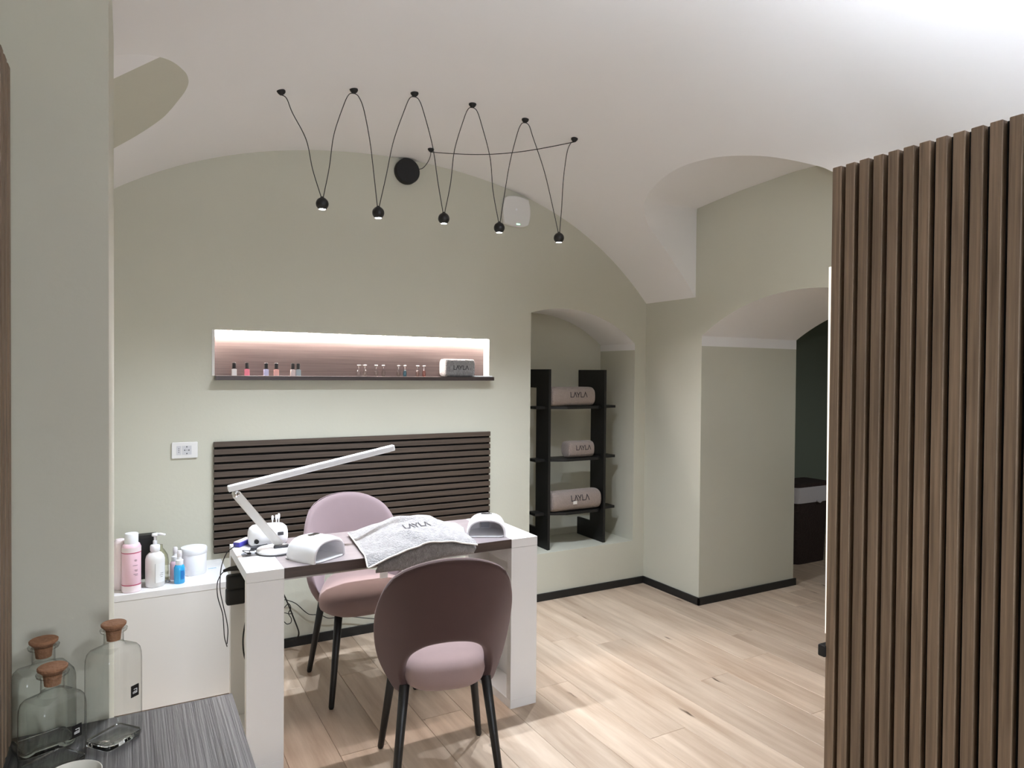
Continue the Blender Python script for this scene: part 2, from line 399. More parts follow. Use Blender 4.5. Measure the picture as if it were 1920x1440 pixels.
# wall_right with arched doorway and deep reveal
DY0, DY1, DX1 = 1.78, 3.28, 4.162
def darch(y): return 1.982-(1.352-math.sqrt(max(0, 1.352**2-(y-2.53)**2)))
def rtop(y): return interp(y, ARCH_R) if 1.76 <= y <= 3.34 else 2.012
ysr = sorted(set([YF, -2, 0, 1.0, 1.7599, 3.3401, YB, 1.76, 3.34, DY0, DY1]+[1.76+(3.34-1.76)*i/48 for i in range(49)]))
for X, nm, tp in ((XR, 'wall_right', rtop), (DX1, 'wall_right_outer', lambda y: 2.7)):
    wr = MB()
    for a, b in zip(ysr, ysr[1:]):
        mid = (a+b)/2
        lo = (darch(a), darch(b)) if DY0 < mid < DY1 else (0, 0)
        ta, tb = (tp(a+1e-6), tp(b-1e-6))
        wr.add([(X, a, lo[0]), (X, b, lo[1]), (X, b, tb), (X, a, ta)], [(0,1,2,3)])
    if X == XR:
        for y in (DY0, DY1): wr.add([(XR,y,0),(DX1,y,0),(DX1,y,1.69),(XR,y,1.69)], [(0,1,2,3)])
        wr.cur = 1
        for y in (DY0, DY1): wr.add([(XR,y,1.69),(DX1,y,1.69),(DX1,y,darch(y)),(XR,y,darch(y))], [(0,1,2,3)])
        yd = [DY0+(DY1-DY0)*i/40 for i in range(41)]
        for a, b in zip(yd, yd[1:]): wr.add([(XR,a,darch(a)),(XR,b,darch(b)),(DX1,b,darch(b)),(DX1,a,darch(a))], [(0,1,2,3)])
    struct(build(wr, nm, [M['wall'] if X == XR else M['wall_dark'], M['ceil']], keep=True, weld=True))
wf = MB()
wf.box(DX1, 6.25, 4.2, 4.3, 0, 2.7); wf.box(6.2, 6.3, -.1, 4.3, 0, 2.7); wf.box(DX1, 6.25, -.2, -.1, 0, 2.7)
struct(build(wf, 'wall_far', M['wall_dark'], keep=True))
struct(build(MB().box(DX1, 6.3, -.2, 4.3, 2.7, 2.75), 'ceiling_far', M['ceil'], keep=True))
# left walls
wl = MB()
for a, b in zip([1.9, 2.0, 2.377, 3.0, 3.34], [2.0, 2.377, 3.0, 3.34, YB]):
    f = lambda y: interp(y, [(v[0], v[1]) for _, v in WL]) if 2.0 <= y <= 3.34 else 2.012
    wl.add([(XL, a, 0), (XL, b, 0), (XL, b, f(b)+.004), (XL, a, f(a)+.004)], [(0,1,2,3)])
struct(build(wl, 'wall_left', M['wall'], keep=True))
PX, PY0, PY1 = -.034, 1.59, 2.15
struct(build(MB().box(-.62, PX, PY0, PY1, 0, 2.45), 'wall_left_pier', M['wall'], keep=True))
WLX = -.21
struct(build(MB().box(WLX-.06, WLX, YF, PY0, 0, 2.32), 'wall_left_near', M['wall'], keep=True))
# wall behind the viewer with an opening for the added fill window
WX0, WX1, WZ0, WZ1 = .05, 1.45, .85, 2.1
wfv = MB()
wfv.box(-.6, WX0, YF-.12, YF, 0, 2.9); wfv.box(WX1, XR+.1, YF-.12, YF, 0, 2.9)
wfv.box(WX0, WX1, YF-.12, YF, 0, WZ0); wfv.box(WX0, WX1, YF-.12, YF, WZ1, 2.9)
struct(build(wfv, 'wall_front', M['wall'], keep=True))
fr = MB()
for x in (WX0, (WX0+WX1)/2-.02, WX1-.04): fr.box(x, x+.04, YF-.07, YF-.01, WZ0, WZ1)
for z in (WZ0, WZ1-.04): fr.box(WX0, WX1, YF-.07, YF-.01, z, z+.04)
win = struct(build(fr, 'fill_window', M['white_mat'], keep=True))
build(MB().box(WX0+.03, WX1-.03, YF-.06, YF-.05, WZ0+.03, WZ1-.03), 'fill_pane', M['fill_glow'], win)  # unseen window put in behind the viewer; its glowing pane supplies fill

# floor: planks running towards the back wall
fl = struct(build(MB().box(-.62, 6.3, YF, 4.35, -.05, -.012), 'floor', M['sub'], keep=True))
PW = .192
def plank_mesh(L):
    h = PW/2-.0006; l = L/2-.0006; c = .0012
    mb = MB().add([(-h,-l,-.012),(h,-l,-.012),(h,l,-.012),(-h,l,-.012),(-h,-l,-c),(h,-l,-c),(h,l,-c),(-h,l,-c),(-h+c,-l+c,0),(h-c,-l+c,0),(h-c,l-c,0),(-h+c,l-c,0)],
        [(0,1,5,4),(1,2,6,5),(2,3,7,6),(3,0,4,7),(4,5,9,8),(5,6,10,9),(6,7,11,10),(7,4,8,11),(8,9,10,11)])
    me = bpy.data.meshes.new('plank'); me.from_pydata(mb.v, [], mb.f); me.materials.append(M['plank']); return me
pm = {}
row = 0; x = -.62
while x < 6.2:
    y = YF-random.uniform(.2, 1.7); ymin = YF if x < 3.4 else -.1
    while y < 4.3:
        L = 1.9; a, b = max(y, ymin), min(y+L, 4.3 if x > 2.1 else 3.9)
        if b-a > .05:
            k = round(b-a, 2)
            if k not in pm: pm[k] = plank_mesh(k)
            o = bpy.data.objects.new('plank', pm[k]); o.location = (x+PW/2, a+k/2, 0); COL.objects.link(o); o.parent = fl
        y += L
    x += PW; row += 1

# baseboards
struct(build(MB().box(XL, XR, YB-.012, YB, 0, .05), 'baseboard_back', M['base'], keep=True, bevel=.002))
struct(build(MB().box(XR-.012, XR, DY1-.012, YB-.012, 0, .05), 'baseboard_right', M['base'], keep=True, bevel=.002))
struct(build(MB().box(XR-.012, DX1+.02, DY1-.012, DY1, 0, .05), 'baseboard_doorway', M['base'], keep=True, bevel=.002))

# ------------------------------------------------------------------ lettering
def strokes_layla():
    return [[(0,1),(0,0),(.50,0)], [(.66,0),(1.02,1),(1.38,0)], [(1.44,1),(1.78,.45),(2.12,1)], [(1.78,.45),(1.78,0)], [(2.38,1),(2.38,0),(2.88,0)], [(3.06,0),(3.44,1),(3.82,0)]]
def ribbons(mb, strokes, fn, wd=.13, n=4, W=3.82):
    """strokes in letter units -> quads mapped by fn(u in 0..1, v in letter heights)"""
    for st in strokes:
        for (x0, y0), (x1, y1) in zip(st, st[1:]):
            L = math.hypot(x1-x0, y1-y0); ox, oy = -(y1-y0)/L*wd/2, (x1-x0)/L*wd/2
            ex, ey = (x1-x0)/L*wd/2, (y1-y0)/L*wd/2
            rows = []
            for k in range(n+1):
                t = k/n; px = x0-ex+(x1-x0+2*ex)*t; py = y0-ey+(y1-y0+2*ey)*t
                rows.append([fn((px+ox)/W, py+oy), fn((px-ox)/W, py-oy)])
            mb.grid(rows)
    return mb

# ------------------------------------------------------------------ slat panels
def slat_mesh(name, lx, ly, lz, mat, c=.0015):
    mb = MB().box(-lx/2, lx/2, -ly/2, ly/2, -lz/2, lz/2)
    o = build(mb, name, mat, keep=True); me = o.data; bpy.data.objects.remove(o)
    bm = bmesh.new(); bm.from_mesh(me); bmesh.ops.bevel(bm, geom=list(bm.edges), offset=c, segments=1, affect='EDGES'); bm.to_mesh(me); bm.free()
    return me
def put(me, name, loc, parent):
    o = bpy.data.objects.new(name, me); COL.objects.link(o); o.parent = parent; o.location = Vector(loc)-wloc(parent); return o
# behind the table
t = thing('slat_wall_panel', 'low wide panel of horizontal dark walnut slats on the wall behind the table', 'wall panel', (1.183, YB-.01, .555))
build(MB().box(.386, 1.98, YB-.008, YB-.0005, .557, 1.136), 'backing', M['felt'], t)
me = slat_mesh('slat', 1.60, .014, .0275, M['slat_x'])
for k in range(15): put(me, 'slat', (1.183, YB-.015, 1.137-.014-k*.0390), t)
# partition
SX, SY1, PT = 1.676, 1.213, 2.068
t = thing('slatted_partition', 'tall freestanding partition of vertical dark walnut slats on the right', 'partition', (SX+.03, .3, 0))
build(MB().box(SX+.020, SX+.034, -2.6, SY1-.001, .01, PT-.0012), 'backing', M['felt'], t)  # unseen stretch behind the viewer lengthened to block the rear fill
build(MB().box(SX+.034, SX+.07, -2.6, SY1-.001, 0, PT-.010), 'back_panel', M['white_mat'], t, bevel=.002)
me = slat_mesh('slat', .021, .0265, PT-.004, M['slat_z'])
for k in range(97): put(me, 'slat', (SX+.0105, SY1-.0133-k*.0391, PT/2+.002), t)
build(MB().add([(SX+.004,SY1,.79),(SX+.004,SY1+.0045,.79),(SX+.03,SY1+.0045,.79),(SX+.03,SY1,.79),(SX+.004,SY1,1.80),(SX+.004,SY1+.0095,1.80),(SX+.03,SY1+.0095,1.80),(SX+.03,SY1,1.80)],
    [(0,1,2,3),(4,7,6,5),(0,4,5,1),(1,5,6,2),(2,6,7,3),(3,7,4,0)]), 'edge_strip', M['edge_glow'], t)
build(MB().prism(rrect(.011, .016, .004, 3), SX-.006, SX+.03, ax='x', c=(0, SY1+.008, .742)), 'door_catch', M['black_mat'], t, bevel=.002)
build(MB().box(SX+.048, SX+.062, -.55, SY1-.05, PT-.010, PT-.004), 'light_strip', M['led_top'], t)
# on the left wall
t = thing('slat_wall_panel', 'vertical walnut slat panel at the left edge beside the glass bottles', 'wall panel', (WLX+.01, .9, .86))
build(MB().box(WLX+.0005, WLX+.006, .3, 1.533, .82, 2.04), 'backing', M['felt'], t)
me = slat_mesh('slat', .018, .0265, 1.225, M['slat_z'])
for k in range(31): put(me, 'slat', (WLX+.015, 1.52-k*.0391, 1.433), t)

# ------------------------------------------------------------------ lit display shelf in the back wall
t = thing('display_shelf', 'long recessed wall shelf lit by a warm light strip', 'shelf', ((RX0+RX1)/2, 3.84, 1.455))
build(MB().box(RX0, RX1+.001, 3.765, 3.913, 1.456, 1.478), 'board', M['shelfboard'], t, bevel=.001)
build(MB().box(RX0+.002, RX1-.002, 3.904, 3.913, 1.478, RZ1), 'back_panel', M['shelfback'], t)
build(MB().box(RX0-.012, RX0+.001, YB-.006, 3.904, 1.478, RZ1), 'side_panel', M['white_mat'], t)
build(MB().box(RX1-.004, RX1-.001, YB-.001, 3.904, 1.478, RZ1), 'side_panel', M['white_mat'], t)
build(MB().box(RX0+.01, RX1-.01, 3.889, 3.902, RZ1-.010, RZ1-.001), 'light_strip', M['led'], t)
ZS = 1.4785
def polish(x, rgb, lab, y=3.815, grp=None):
    t = thing('nail_polish_bottle', lab, 'nail polish', (x, y, ZS))
    mt = plain('polish_'+str(rgb[0])+'_'+str(rgb[1]), rgb, .12, noise=.02, coat=.6)
    build(MB().prism(rrect(.0125, .0105, .003), 0, .034, c=(x, y, ZS)).prism(rrect(.007, .007, .003), .034, .037, c=(x, y, ZS)), 'bottle', mt, t, bevel=.0015)
    build(MB().lathe([(.0088,.036),(.0092,.040),(.0092,.066),(.008,.0675)], (x, y, ZS), 16), 'cap', M['black'], t, smooth=False)
for x, c, l in ((.480,(214,206,198),'off-white nail polish with black cap, leftmost on the lit shelf'), (.543,(238,128,146),'bright pink nail polish with black cap on the lit shelf'),
                (.639,(200,196,226),'lilac nail polish with black cap on the lit shelf'), (.691,(226,170,160),'peach nail polish with black cap on the lit shelf'),
                (.777,(206,190,186),'greige nail polish with black cap touching the grey-blue one'), (.806,(156,168,172),'grey-blue nail polish with black cap, rightmost of the black-capped bottles')):
    polish(x, c, l)
def mini(x, rgb, lab):
    y = 3.815
    t = thing('sample_bottle', lab, 'bottle', (x, y, ZS), group='clear stoppered bottles on the lit shelf')
    build(MB().lathe([(.0095,0),(.0105,.002),(.0105,.026),(.0075,.034),(.0055,.037)], (x, y, ZS), 16), 'bottle', thin_glass('tinted_glass_%d_%d' % (rgb[0], rgb[1]), tuple(v/255 for v in rgb), .35), t, smooth=True)
    build(MB().lathe([(.0028,.0372),(.0028,.055),(.0035,.058),(.010,.0605),(.011,.063),(.009,.065)], (x, y, ZS), 16), 'stopper', M['chrome'], t, smooth=True)
for x, c, l in ((1.140,(225,224,226),'clear stoppered bottle, leftmost of the eight on the lit shelf'), (1.176,(224,221,214),'clear stoppered bottle, second from the left of the eight'),
                (1.243,(226,223,222),'clear stoppered bottle, third from the left of the eight'), (1.286,(222,219,216),'clear stoppered bottle, fourth from the left of the eight'),
                (1.377,(223,218,212),'clear stoppered bottle just left of the blue one'), (1.416,(110,196,232),'stoppered bottle with pale blue liquid on the lit shelf'),
                (1.495,(227,205,200),'clear stoppered bottle just right of the blue one'), (1.536,(236,160,150),'stoppered bottle with pink liquid on the lit shelf')):
    mini(x, c, l)
# rolled towels
def rolled(name, label, x0, x1, yc, z0, h, d, mat, rot=0, tx=(.3, .72), tz=.62, flat=2.6, tag_=True):
    cx = (x0+x1)/2; L = x1-x0
    t = thing(name, label, 'towel', (cx, yc, z0), rot)
    rows = []
    sec = sup(d/2, h/2, flat, 40)
    for xx, s in ((-.5,.0),(-.5,.55),(-.495,.86),(-.47,.97),(-.43,1),(-.2,1.01),(0,1),(.2,1.012),(.43,1),(.47,.97),(.495,.86),(.5,.55),(.5,0)):
        rows.append([(xx*L, u*max(s, .01), h/2+v*max(s, .01)) for u, v in sec])
    build(MB().grid(rows, cv=True), 'roll', mat, t, smooth=True, local=True)
    # spiral seam on the end that shows
    sp = [( .502*L, math.cos(a)*d/2*.8*(1-a/18), h/2+math.sin(a)*h/2*.8*(1-a/18)) for a in [i*.35 for i in range(48)]]
    build(MB().tube(sp, .0025, 5), 'spiral_edge', mat, t, smooth=True, local=True)
    def yat(z):
        v = abs(z-h/2)/(h/2); return -(d/2)*max(0, 1-v**flat)**(1/flat)-.0025
    lw = (tx[1]-tx[0])*L; lh = lw*.24
    def fn(u, v):
        z = h*tz+(v-.5)*lh; return (-.5*L+tx[0]*L+u*lw, yat(z), z)
    build(ribbons(MB(), strokes_layla(), fn, .15), 'lettering', M['ink'], t, local=True)
    if tag_:
        rws = []
        for k in range(4):
            z = h*(tz-.30)+k/3*h*.16
            rws.append([(-.5*L+tx[0]*L+lw*u, yat(z)-.0005, z) for u in (.08, .30)])
        build(MB().grid(rws), 'size_label', M['hem'] if tag_ == 2 else mat, t, local=True)
    return t
rolled('folded_towel', 'small rolled grey towel with LAYLA lettering on the lit shelf', 1.662, 1.862, 3.835, ZS, .108, .10, M['terry'], 0, (.27,.76), .52, 4.5, 0)
tag(build(MB().prism(rrect(.066, .045, .012), 0, .007, c=(1.913, 3.815, ZS)), 'tray', M['plastic'], bevel=.002), 'thin white tray beside the towel at the right end of the lit shelf', 'tray')

# ------------------------------------------------------------------ socket, access point
t = thing('power_socket', 'white three-module power socket plate on the wall left of the slat panel', 'socket', (.249, YB, 1.10))
build(MB().prism(rrect(.060, .041, .005), YB-.009, YB-.0005, ax='y', c=(.249, 0, 1.10)), 'plate', M['plastic_g'], t, bevel=.003)
build(MB().prism(rrect(.0105, .0225, .001), YB-.0105, YB-.008, ax='y', c=(.222, 0, 1.10)), 'module', M['module'], t)
build(MB().prism(rrect(.0215, .0225, .001), YB-.0105, YB-.008, ax='y', c=(.2585, 0, 1.10)), 'module', M['module'], t)
for dz in (.009, 0, -.009): build(MB().lathe([(.0022,-.0003),(.0022,.0008)], (.222, YB-.0105, 1.10+dz), 10, 'y'), 'pin_hole', M['grey'], t)
for dx, rr in ((-.0095,.0032),(0,.0018),(.0095,.0032)): build(MB().lathe([(rr,-.0003),(rr,.0008)], (.2585+dx, YB-.0105, 1.10), 10, 'y'), 'pin_hole', M['grey'], t)
for dz in (.017,-.017): build(MB().box(.2560, .2610, YB-.0109, YB-.010, 1.10+dz-.003, 1.10+dz+.003), 'earth_contact', M['grey'], t)
t = thing('access_point', 'white square access point with bulging sides and green light under the vault', 'router', (2.155, YB, 2.532))
ol = []
for k in range(4):
    for j in range(10):
        a = -1+2*j/10; bul = .086+.014*(1-a*a)
        p = [(a*.088, -bul+.004), (bul, a*.078), (-a*.088, bul-.004), (-bul, -a*.078)][k]
        ol.append(p)
build(MB().prism(ol, YB-.034, YB-.001, ax='y', c=(2.155, 0, 2.532)), 'cover', M['plastic_g'], t, bevel=.006, bseg=3)
build(MB().box(2.151, 2.175, YB-.0352, YB-.030, 2.448, 2.453), 'status_light', M['green_led'], t)
build(MB().prism(rrect(.006,.006,.002), YB-.0348, YB-.033, ax='y', c=(2.150, 0, 2.542)), 'logo', M['plastic'], t)

# ------------------------------------------------------------------ hanging spot lamps
RO = [(.543,2.912),(.841,2.905),(1.107,2.881),(1.395,2.886),(1.685,2.897),(1.98,2.905)]
BALL = [(.708,2.204),(.950,2.196),(1.260,2.207),(1.548,2.197),(1.888,2.184)]
ords = ['leftmost of the five', 'second from left of the five', 'middle one of the five', 'fourth from left of the five', 'rightmost of the five']
def rosette(x, y, z, lab, nrm=None):
    mb = MB().lathe([(.017,.0),(.018,-.006),(.013,-.014),(.006,-.020)], (x, y, z+.002), 16)
    return tag(build(mb, 'cord_holder', M['black_mat'], smooth=True), lab, 'cord holder', 'black cord holders on the vault')
hn = ['leftmost', 'second from left', 'third from left', 'fourth from left', 'fifth from left', 'rightmost']
for (x, y), n_ in zip(RO, hn): rosette(x, y, vz(x), 'small black cord holder on the vault, %s of the row of six' % n_)
rosette(1.473, 3.576, vz(1.473), 'small black cord holder on the vault just above the round wall canopy')
spots = []
for i, (bx, bz) in enumerate(BALL):
    by = 2.9
    t = thing('pendant_lamp', 'small black ball pendant spot lamp on looped cord, '+ords[i], 'lamp', (bx, by, bz-.028), group='ball pendant spot lamps')
    r = .0262
    prof = [(.004, r+.004), (.008, r+.001)]+[(r*math.sin(R_(a)), r*math.cos(R_(a))) for a in range(20, 141, 10)]+[(.0165,-.0222),(.0155,-.0238),(.0148,-.0236),(.0135,-.016)]
    sh = build(MB().lathe(prof, (bx, by, bz), 28, cap=True), 'lamp_shade', M['black'], t, smooth=True)
    build(MB().lathe([(.0138,-.0225),(.0138,-.0205)], (bx, by, bz), 24), 'lens', M['lamp_head'], sh)
    for s, (rx, ry) in ((-1, RO[i]), (1, RO[i+1])):
        rz = vz(rx)-.016; top = Vector((rx, ry, rz)); bot = Vector((bx+s*.004, by, bz+r))
        ins = Vector((rx+(-s)*.035, ry, rz-.020)) if abs(rx-bx) > .02 else top
        p1 = top+(bot-top)*.42+Vector((-s*.030, 0, .0)); p2 = top+(bot-top)*.72+Vector((-s*.012, 0, 0))
        wob = random.uniform(-.006, .006)
        build(MB().tube(crv([top, top+Vector((-s*.022, 0, -.012)), top+Vector((-s*.045, 0, -.065)), p1+Vector((wob,0,0)), p2-Vector((wob,0,0)), bot], 8), .0019, 6), 'cord', M['cable'], t, smooth=True)
    ld = bpy.data.lights.new('pendant_spot', 'SPOT'); ld.energy = P_PEND; ld.spot_size = R_(132); ld.spot_blend = 1.0; ld.shadow_soft_size = .016
    ld.color = (.86, .95, 1.08)
    lo = bpy.data.objects.new('pendant_spot', ld); COL.objects.link(lo); lo.parent = t; lo.location = (0, 0, .028-.030); lo.rotation_euler = (R_(-4), R_(-(i-2)*8), 0)
t = thing('wall_canopy', 'round black wall canopy that feeds the pendant cord', 'lamp canopy', (1.421, YB, 2.676))
build(MB().lathe([(.0725,0),(.0735,-.004),(.0735,-.034),(.070,-.040),(.0,-.040)], (1.421, YB-.0005, 2.676), 48, 'y'), 'cover', M['black_mat'], t)
auto_smooth(t.children[0])
zc = vz(1.473)-.018
build(MB().tube(crv([(1.488,3.80,2.695),(1.512,3.79,2.705),(1.520,3.74,2.725),(1.500,3.65,zc),(1.473,3.576,zc)], 8), .0021, 6), 'cord', M['cable'], t, smooth=True)
pts = []
for k in range(9):
    u = k/8; x = 1.473+(1.98-1.473)*u; y = 3.576+(2.905-3.576)*u; sag = .035*math.sin(math.pi*u)
    pts.append((x, y, zc+(vz(1.98)-.018-zc)*u-sag))
build(MB().tube(crv(pts, 5), .0021, 6), 'cord', M['cable'], t, smooth=True)

# ------------------------------------------------------------------ manicure table
TX0, TX1, TY0, TY1, TZ = .377, 1.623, 2.649, 3.128, .763
t = thing('manicure_table', 'white manicure table with dark brown top and box-frame ends', 'table', ((TX0+TX1)/2, (TY0+TY1)/2, 0))
th = .038
for n_, (a, b) in enumerate(((TX0, TX0+.134), (TX1-.134, TX1))):
    f = MB()
    f.box(a, b, TY0, TY0+th, .038, TZ-.040)          # front board
    f.box(a, b, TY1-th, TY1, .038, TZ-.040)          # rear board
    f.box(a, b, TY0, TY1, 0, .038)                   # plinth
    f.box(*((b-.018, b-.0005) if n_ else (a+.072, a+.088)), TY0+th, TY1-th, .038, TZ-.040)   # closed side
    if n_: f.box(a+.0005, a+.018, TY0+th, TY1-th, TZ-.112, TZ-.040)
    e = build(f, 'end_frame', M['white'], t, bevel=.0012)
    build(MB().box(a, b, TY0-.0006, TY1, TZ-.0392, TZ), 'cap_board', M['white'], e, bevel=.0015)
build(MB().box(TX0+.1342, TX1-.1342, TY0, TY1, TZ-.040, TZ-.0005), 'tabletop', M['top'], t, bevel=.001)
build(MB().box(TX0+.1345, TX1-.1345, TY0+.001, TY1-.001, TZ-.0005, TZ+.0002), 'top_laminate', M['laminate'], t)
build(MB().box(TX0+.1345, TX1-.1345, TY1-.09, TY1-.072, TZ-.16, TZ-.041), 'apron', M['white_mat'], t)

# ------------------------------------------------------------------ chairs
def make_chair(label, loc, rot, mat):
    t = thing('upholstered_chair', label, 'chair', (0, 0, 0), 0, 'pink velvet chairs at the manicure table')
    inner = [(-.135,.383),(-.150,.445),(-.132,.515),(-.085,.558),(-.03,.573),(.03,.573),(.085,.558),(.132,.515),(.150,.445),(.135,.383)]
    outer = [(-.160,.372),(-.222,.475),(-.243,.60),(-.234,.715),(-.190,.818),(-.075,.872),(.075,.872),(.190,.818),(.234,.715),(.243,.60),(.222,.475),(.160,.372)]
    def res(c, n):
        p = crv([(a, b, 0) for a, b in c], 12); L = [0]
        for a, b in zip(p, p[1:]): L.append(L[-1]+(b-a).length)
        out = []
        for k in range(n):
            s = L[-1]*k/(n-1); i = max(j for j in range(len(L)) if L[j] <= s+1e-9); i = min(i, len(p)-2)
            u = (s-L[i])/max(1e-9, L[i+1]-L[i]); q = p[i].lerp(p[i+1], u); out.append((q.x, q.y))
        return out
    ni, no = res(inner, 33), res(outer, 33)
    def yy(x, z):
        yb = interp(z, [(.38,-.195),(.575,-.222),(.875,-.272)]); k = interp(z, [(.38,.22),(.6,.15),(.875,.07)])
        return yb+k*(abs(x)/.24)**2.3
    rows = []
    for (a, b), (c, d) in zip(ni, no):
        rows.append([(a+(c-a)*k/8, yy(a+(c-a)*k/8, b+(d-b)*k/8), b+(d-b)*k/8) for k in range(9)])
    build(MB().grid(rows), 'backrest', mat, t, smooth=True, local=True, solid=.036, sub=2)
    # seam along the outside edge
    build(MB().tube([(x*.985, yy(x, z)-.021, z-.004) for x, z in no], .0022, 6), 'piping', mat, t, smooth=True, local=True)
    ol = sup(.222, .222, 3.0, 48); rows = []
    for s, z in ((.0,.385),(.55,.385),(.86,.388),(.955,.402),(.99,.420),(1,.436),(.985,.458),(.94,.477),(.84,.494),(.5,.512),(0,.516)):
        rows.append([(x*max(s,.004)*(1-min(.28, .42*max(0, .05-y)/.27)), .012+y*max(s,.004), z) for x, y in ol])
    build(MB().grid(rows, cv=True), 'seat', M['velvet_seat_lit'], t, smooth=True, local=True)
    for sx in (-1, 1):
        for top, bot in (((.150,.150,.405), (.201,.215,0)), ((.146,-.135,.405), (.192,-.218,0))):
            a = Vector((sx*top[0], top[1], top[2])); b = Vector((sx*bot[0], bot[1], .001))
            build(MB().tube([a, a.lerp(b, .5), b.lerp(a, .02), b], .0185, 16, .0095), 'leg', M['black'], t, smooth=True, local=True)
    t.location = loc; t.rotation_euler = (0, 0, rot)
    return t
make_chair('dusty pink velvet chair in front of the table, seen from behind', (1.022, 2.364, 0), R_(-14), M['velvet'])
make_chair('dusty pink velvet chair behind the table, facing the room', (.985, 3.247, 0), R_(181), M['velvet_lit'])

# ------------------------------------------------------------------ things on the table
# desk lamp
t = thing('desk_lamp', 'white folding arm desk lamp with long bar head on the table', 'lamp', (.527, 2.906, TZ))
build(MB().lathe([(.066,0),(.074,.002),(.077,.008),(.074,.016),(.060,.0195),(.0,.021)], (.527, 2.906, TZ+.0005), 40), 'base', M['plastic'], t, smooth=True)
build(MB().lathe([(.0775,0.0005),(.0785,.003),(.0775,.0055)], (.527, 2.906, TZ), 40, cap=False), 'base_ring', M['grey'], t, smooth=True)
build(MB().prism(rrect(.030, .011, .006), .0, .012, c=(.545, 2.888, TZ+.0185)), 'switch_block', M['grey'], t, bevel=.002)
J0, J1 = Vector((.546, 2.912, TZ+.022)), Vector((.372, 2.90, 1.015))
arm = build(MB().obox(J0, J1, .016, .034, (.2, 0, 1)), 'arm', M['plastic_g'], t, bevel=.006, bseg=3)
build(MB().lathe([(.012,-.013),(.0135,-.011),(.0135,.011),(.012,.013)], J1, 20, 'y'), 'joint', M['chrome'], t, smooth=True)
H0, H1 = Vector((.343, 2.90, 1.036)), Vector((1.024, 2.89, 1.170))
hd = build(MB().obox(H0, H1, .030, .025), 'lamp_head', M['plastic'], t, bevel=.004, bseg=3)
dr = (H1-H0).normalized(); dn = Vector((dr.z, 0, -dr.x))
build(MB().obox(H0+dr*.03+dn*.0128, H1-dr*.02+dn*.0128, .018, .0015), 'diffuser', M['frost'], hd)

# curing lamps
def nail_lamp(label, loc, rot, wdt=.180, dep=.176, hgt=.088):
    t = thing('nail_lamp', label, 'nail lamp', (0,0,0), 0, 'white nail curing lamps on the table')
    def arch(sx, sz, y, n=22, z0=0):
        out = []
        for k in range(n+1):
            a = math.pi*k/n; c, s_ = math.cos(a), math.sin(a)
            out.append((wdt/2*sx*math.copysign(abs(c)**.72, c), y, z0+sz*hgt*abs(s_)**.72))
        return out
    prof = [(-.50,.97,.90),(-.47,1.0,.945),(-.30,1.0,1.0),(0,.985,1.0),(.2,.95,.975),(.34,.88,.90),(.43,.77,.76),(.48,.60,.55),(.50,.40,.30)]
    build(MB().grid([arch(sx, sz, y*dep) for y, sx, sz in prof]), 'shell', M['plastic'], t, smooth=True, local=True)
    rim = MB().grid([arch(.97,.90,-.5*dep), arch(.95,.885,-.512*dep), arch(.89,.81,-.508*dep), arch(.875,.795,-.49*dep), arch(.85,.77,.0), arch(.76,.68,.30*dep), arch(.4,.35,.42*dep), arch(.02,.02,.43*dep)])
    build(rim, 'inner_shell', M['frost'], t, smooth=True, local=True)
    build(MB().prism([(x*.86*wdt/.178, y) for x, y in rrect(.095, .089, .03)], .0015, .006, c=(0, -.006, 0)), 'base_plate', M['plastic'], t, local=True, bevel=.001)
    build(MB().prism([(x*.88*wdt/.178, y) for x, y in rrect(.093, .087, .03)], 0, .0017, c=(0, -.004, 0)), 'foot', M['grey'], t, local=True)
    build(MB().prism(rrect(.026, .015, .012), 0, .0018, c=(0, -.01*dep, hgt-.0002)), 'control_pad', M['chrome'], t, local=True)
    build(MB().prism(rrect(.020, .013, .002), .31*dep, .315*dep, ax='y', c=(-.005, 0, .026)), 'sensor_window', M['sensor'], t, local=True)
    t.location = loc; t.rotation_euler = (0, 0, rot); return t
nail_lamp('white dome nail lamp beside the desk lamp, left of the towel', (.645, 2.766, TZ), R_(33))
nail_lamp('white dome nail lamp at the right end of the table', (1.446, 2.812, TZ), R_(-27))

# drill control unit
t = thing('nail_drill_unit', 'white rounded nail drill unit behind the desk lamp', 'appliance', (.522, 3.062, TZ))
rows = []
for s, z in ((.0,.002),(.9,.002),(.97,.008),(1,.03),(.985,.055),(.93,.071),(.80,.080),(.5,.084),(0,.085)):
    rows.append([(.522+x*max(s,.004), 3.062+y*max(s,.004), TZ+z) for x, y in sup(.081, .052, 3.2, 40)])
build(MB().grid(rows, cv=True), 'housing', M['plastic'], t, smooth=True)
build(MB().lathe([(.009,-.006),(.009,.008)], (.468, 3.009, TZ+.026), 16, 'y'), 'jack', M['black_mat'], t)
build(MB().prism(rrect(.012,.007,.003), 3.0085, 3.012, ax='y', c=(.565, 0, TZ+.05)), 'dial', M['grey'], t)
for i, (dx, hh) in enumerate(((-.004,.036),(.012,.038),(.022,.043))):
    x = .545+dx
    br = MB().lathe([(.002,0),(.0025,hh*.45),(.0045,hh*.5),(.0055,hh*.75),(.0045,hh*.95),(.001,hh)], (x, 3.062, TZ+.0835), 12)
    tag(build(br, 'dust_brush', M['plastic'], smooth=True), ['short white dust brush standing alone in the drill unit','white dust brush in the middle of the drill unit','tallest white dust brush in the drill unit'][i], 'brush', 'white brushes in the drill unit')
tag(build(MB().prism(rrect(.045,.014,.006), 0, .013, c=(.486, 2.985, TZ)), 'handpiece_rest', M['grey'], bevel=.003), 'dark grey handpiece rest in front of the drill unit', 'handpiece rest')
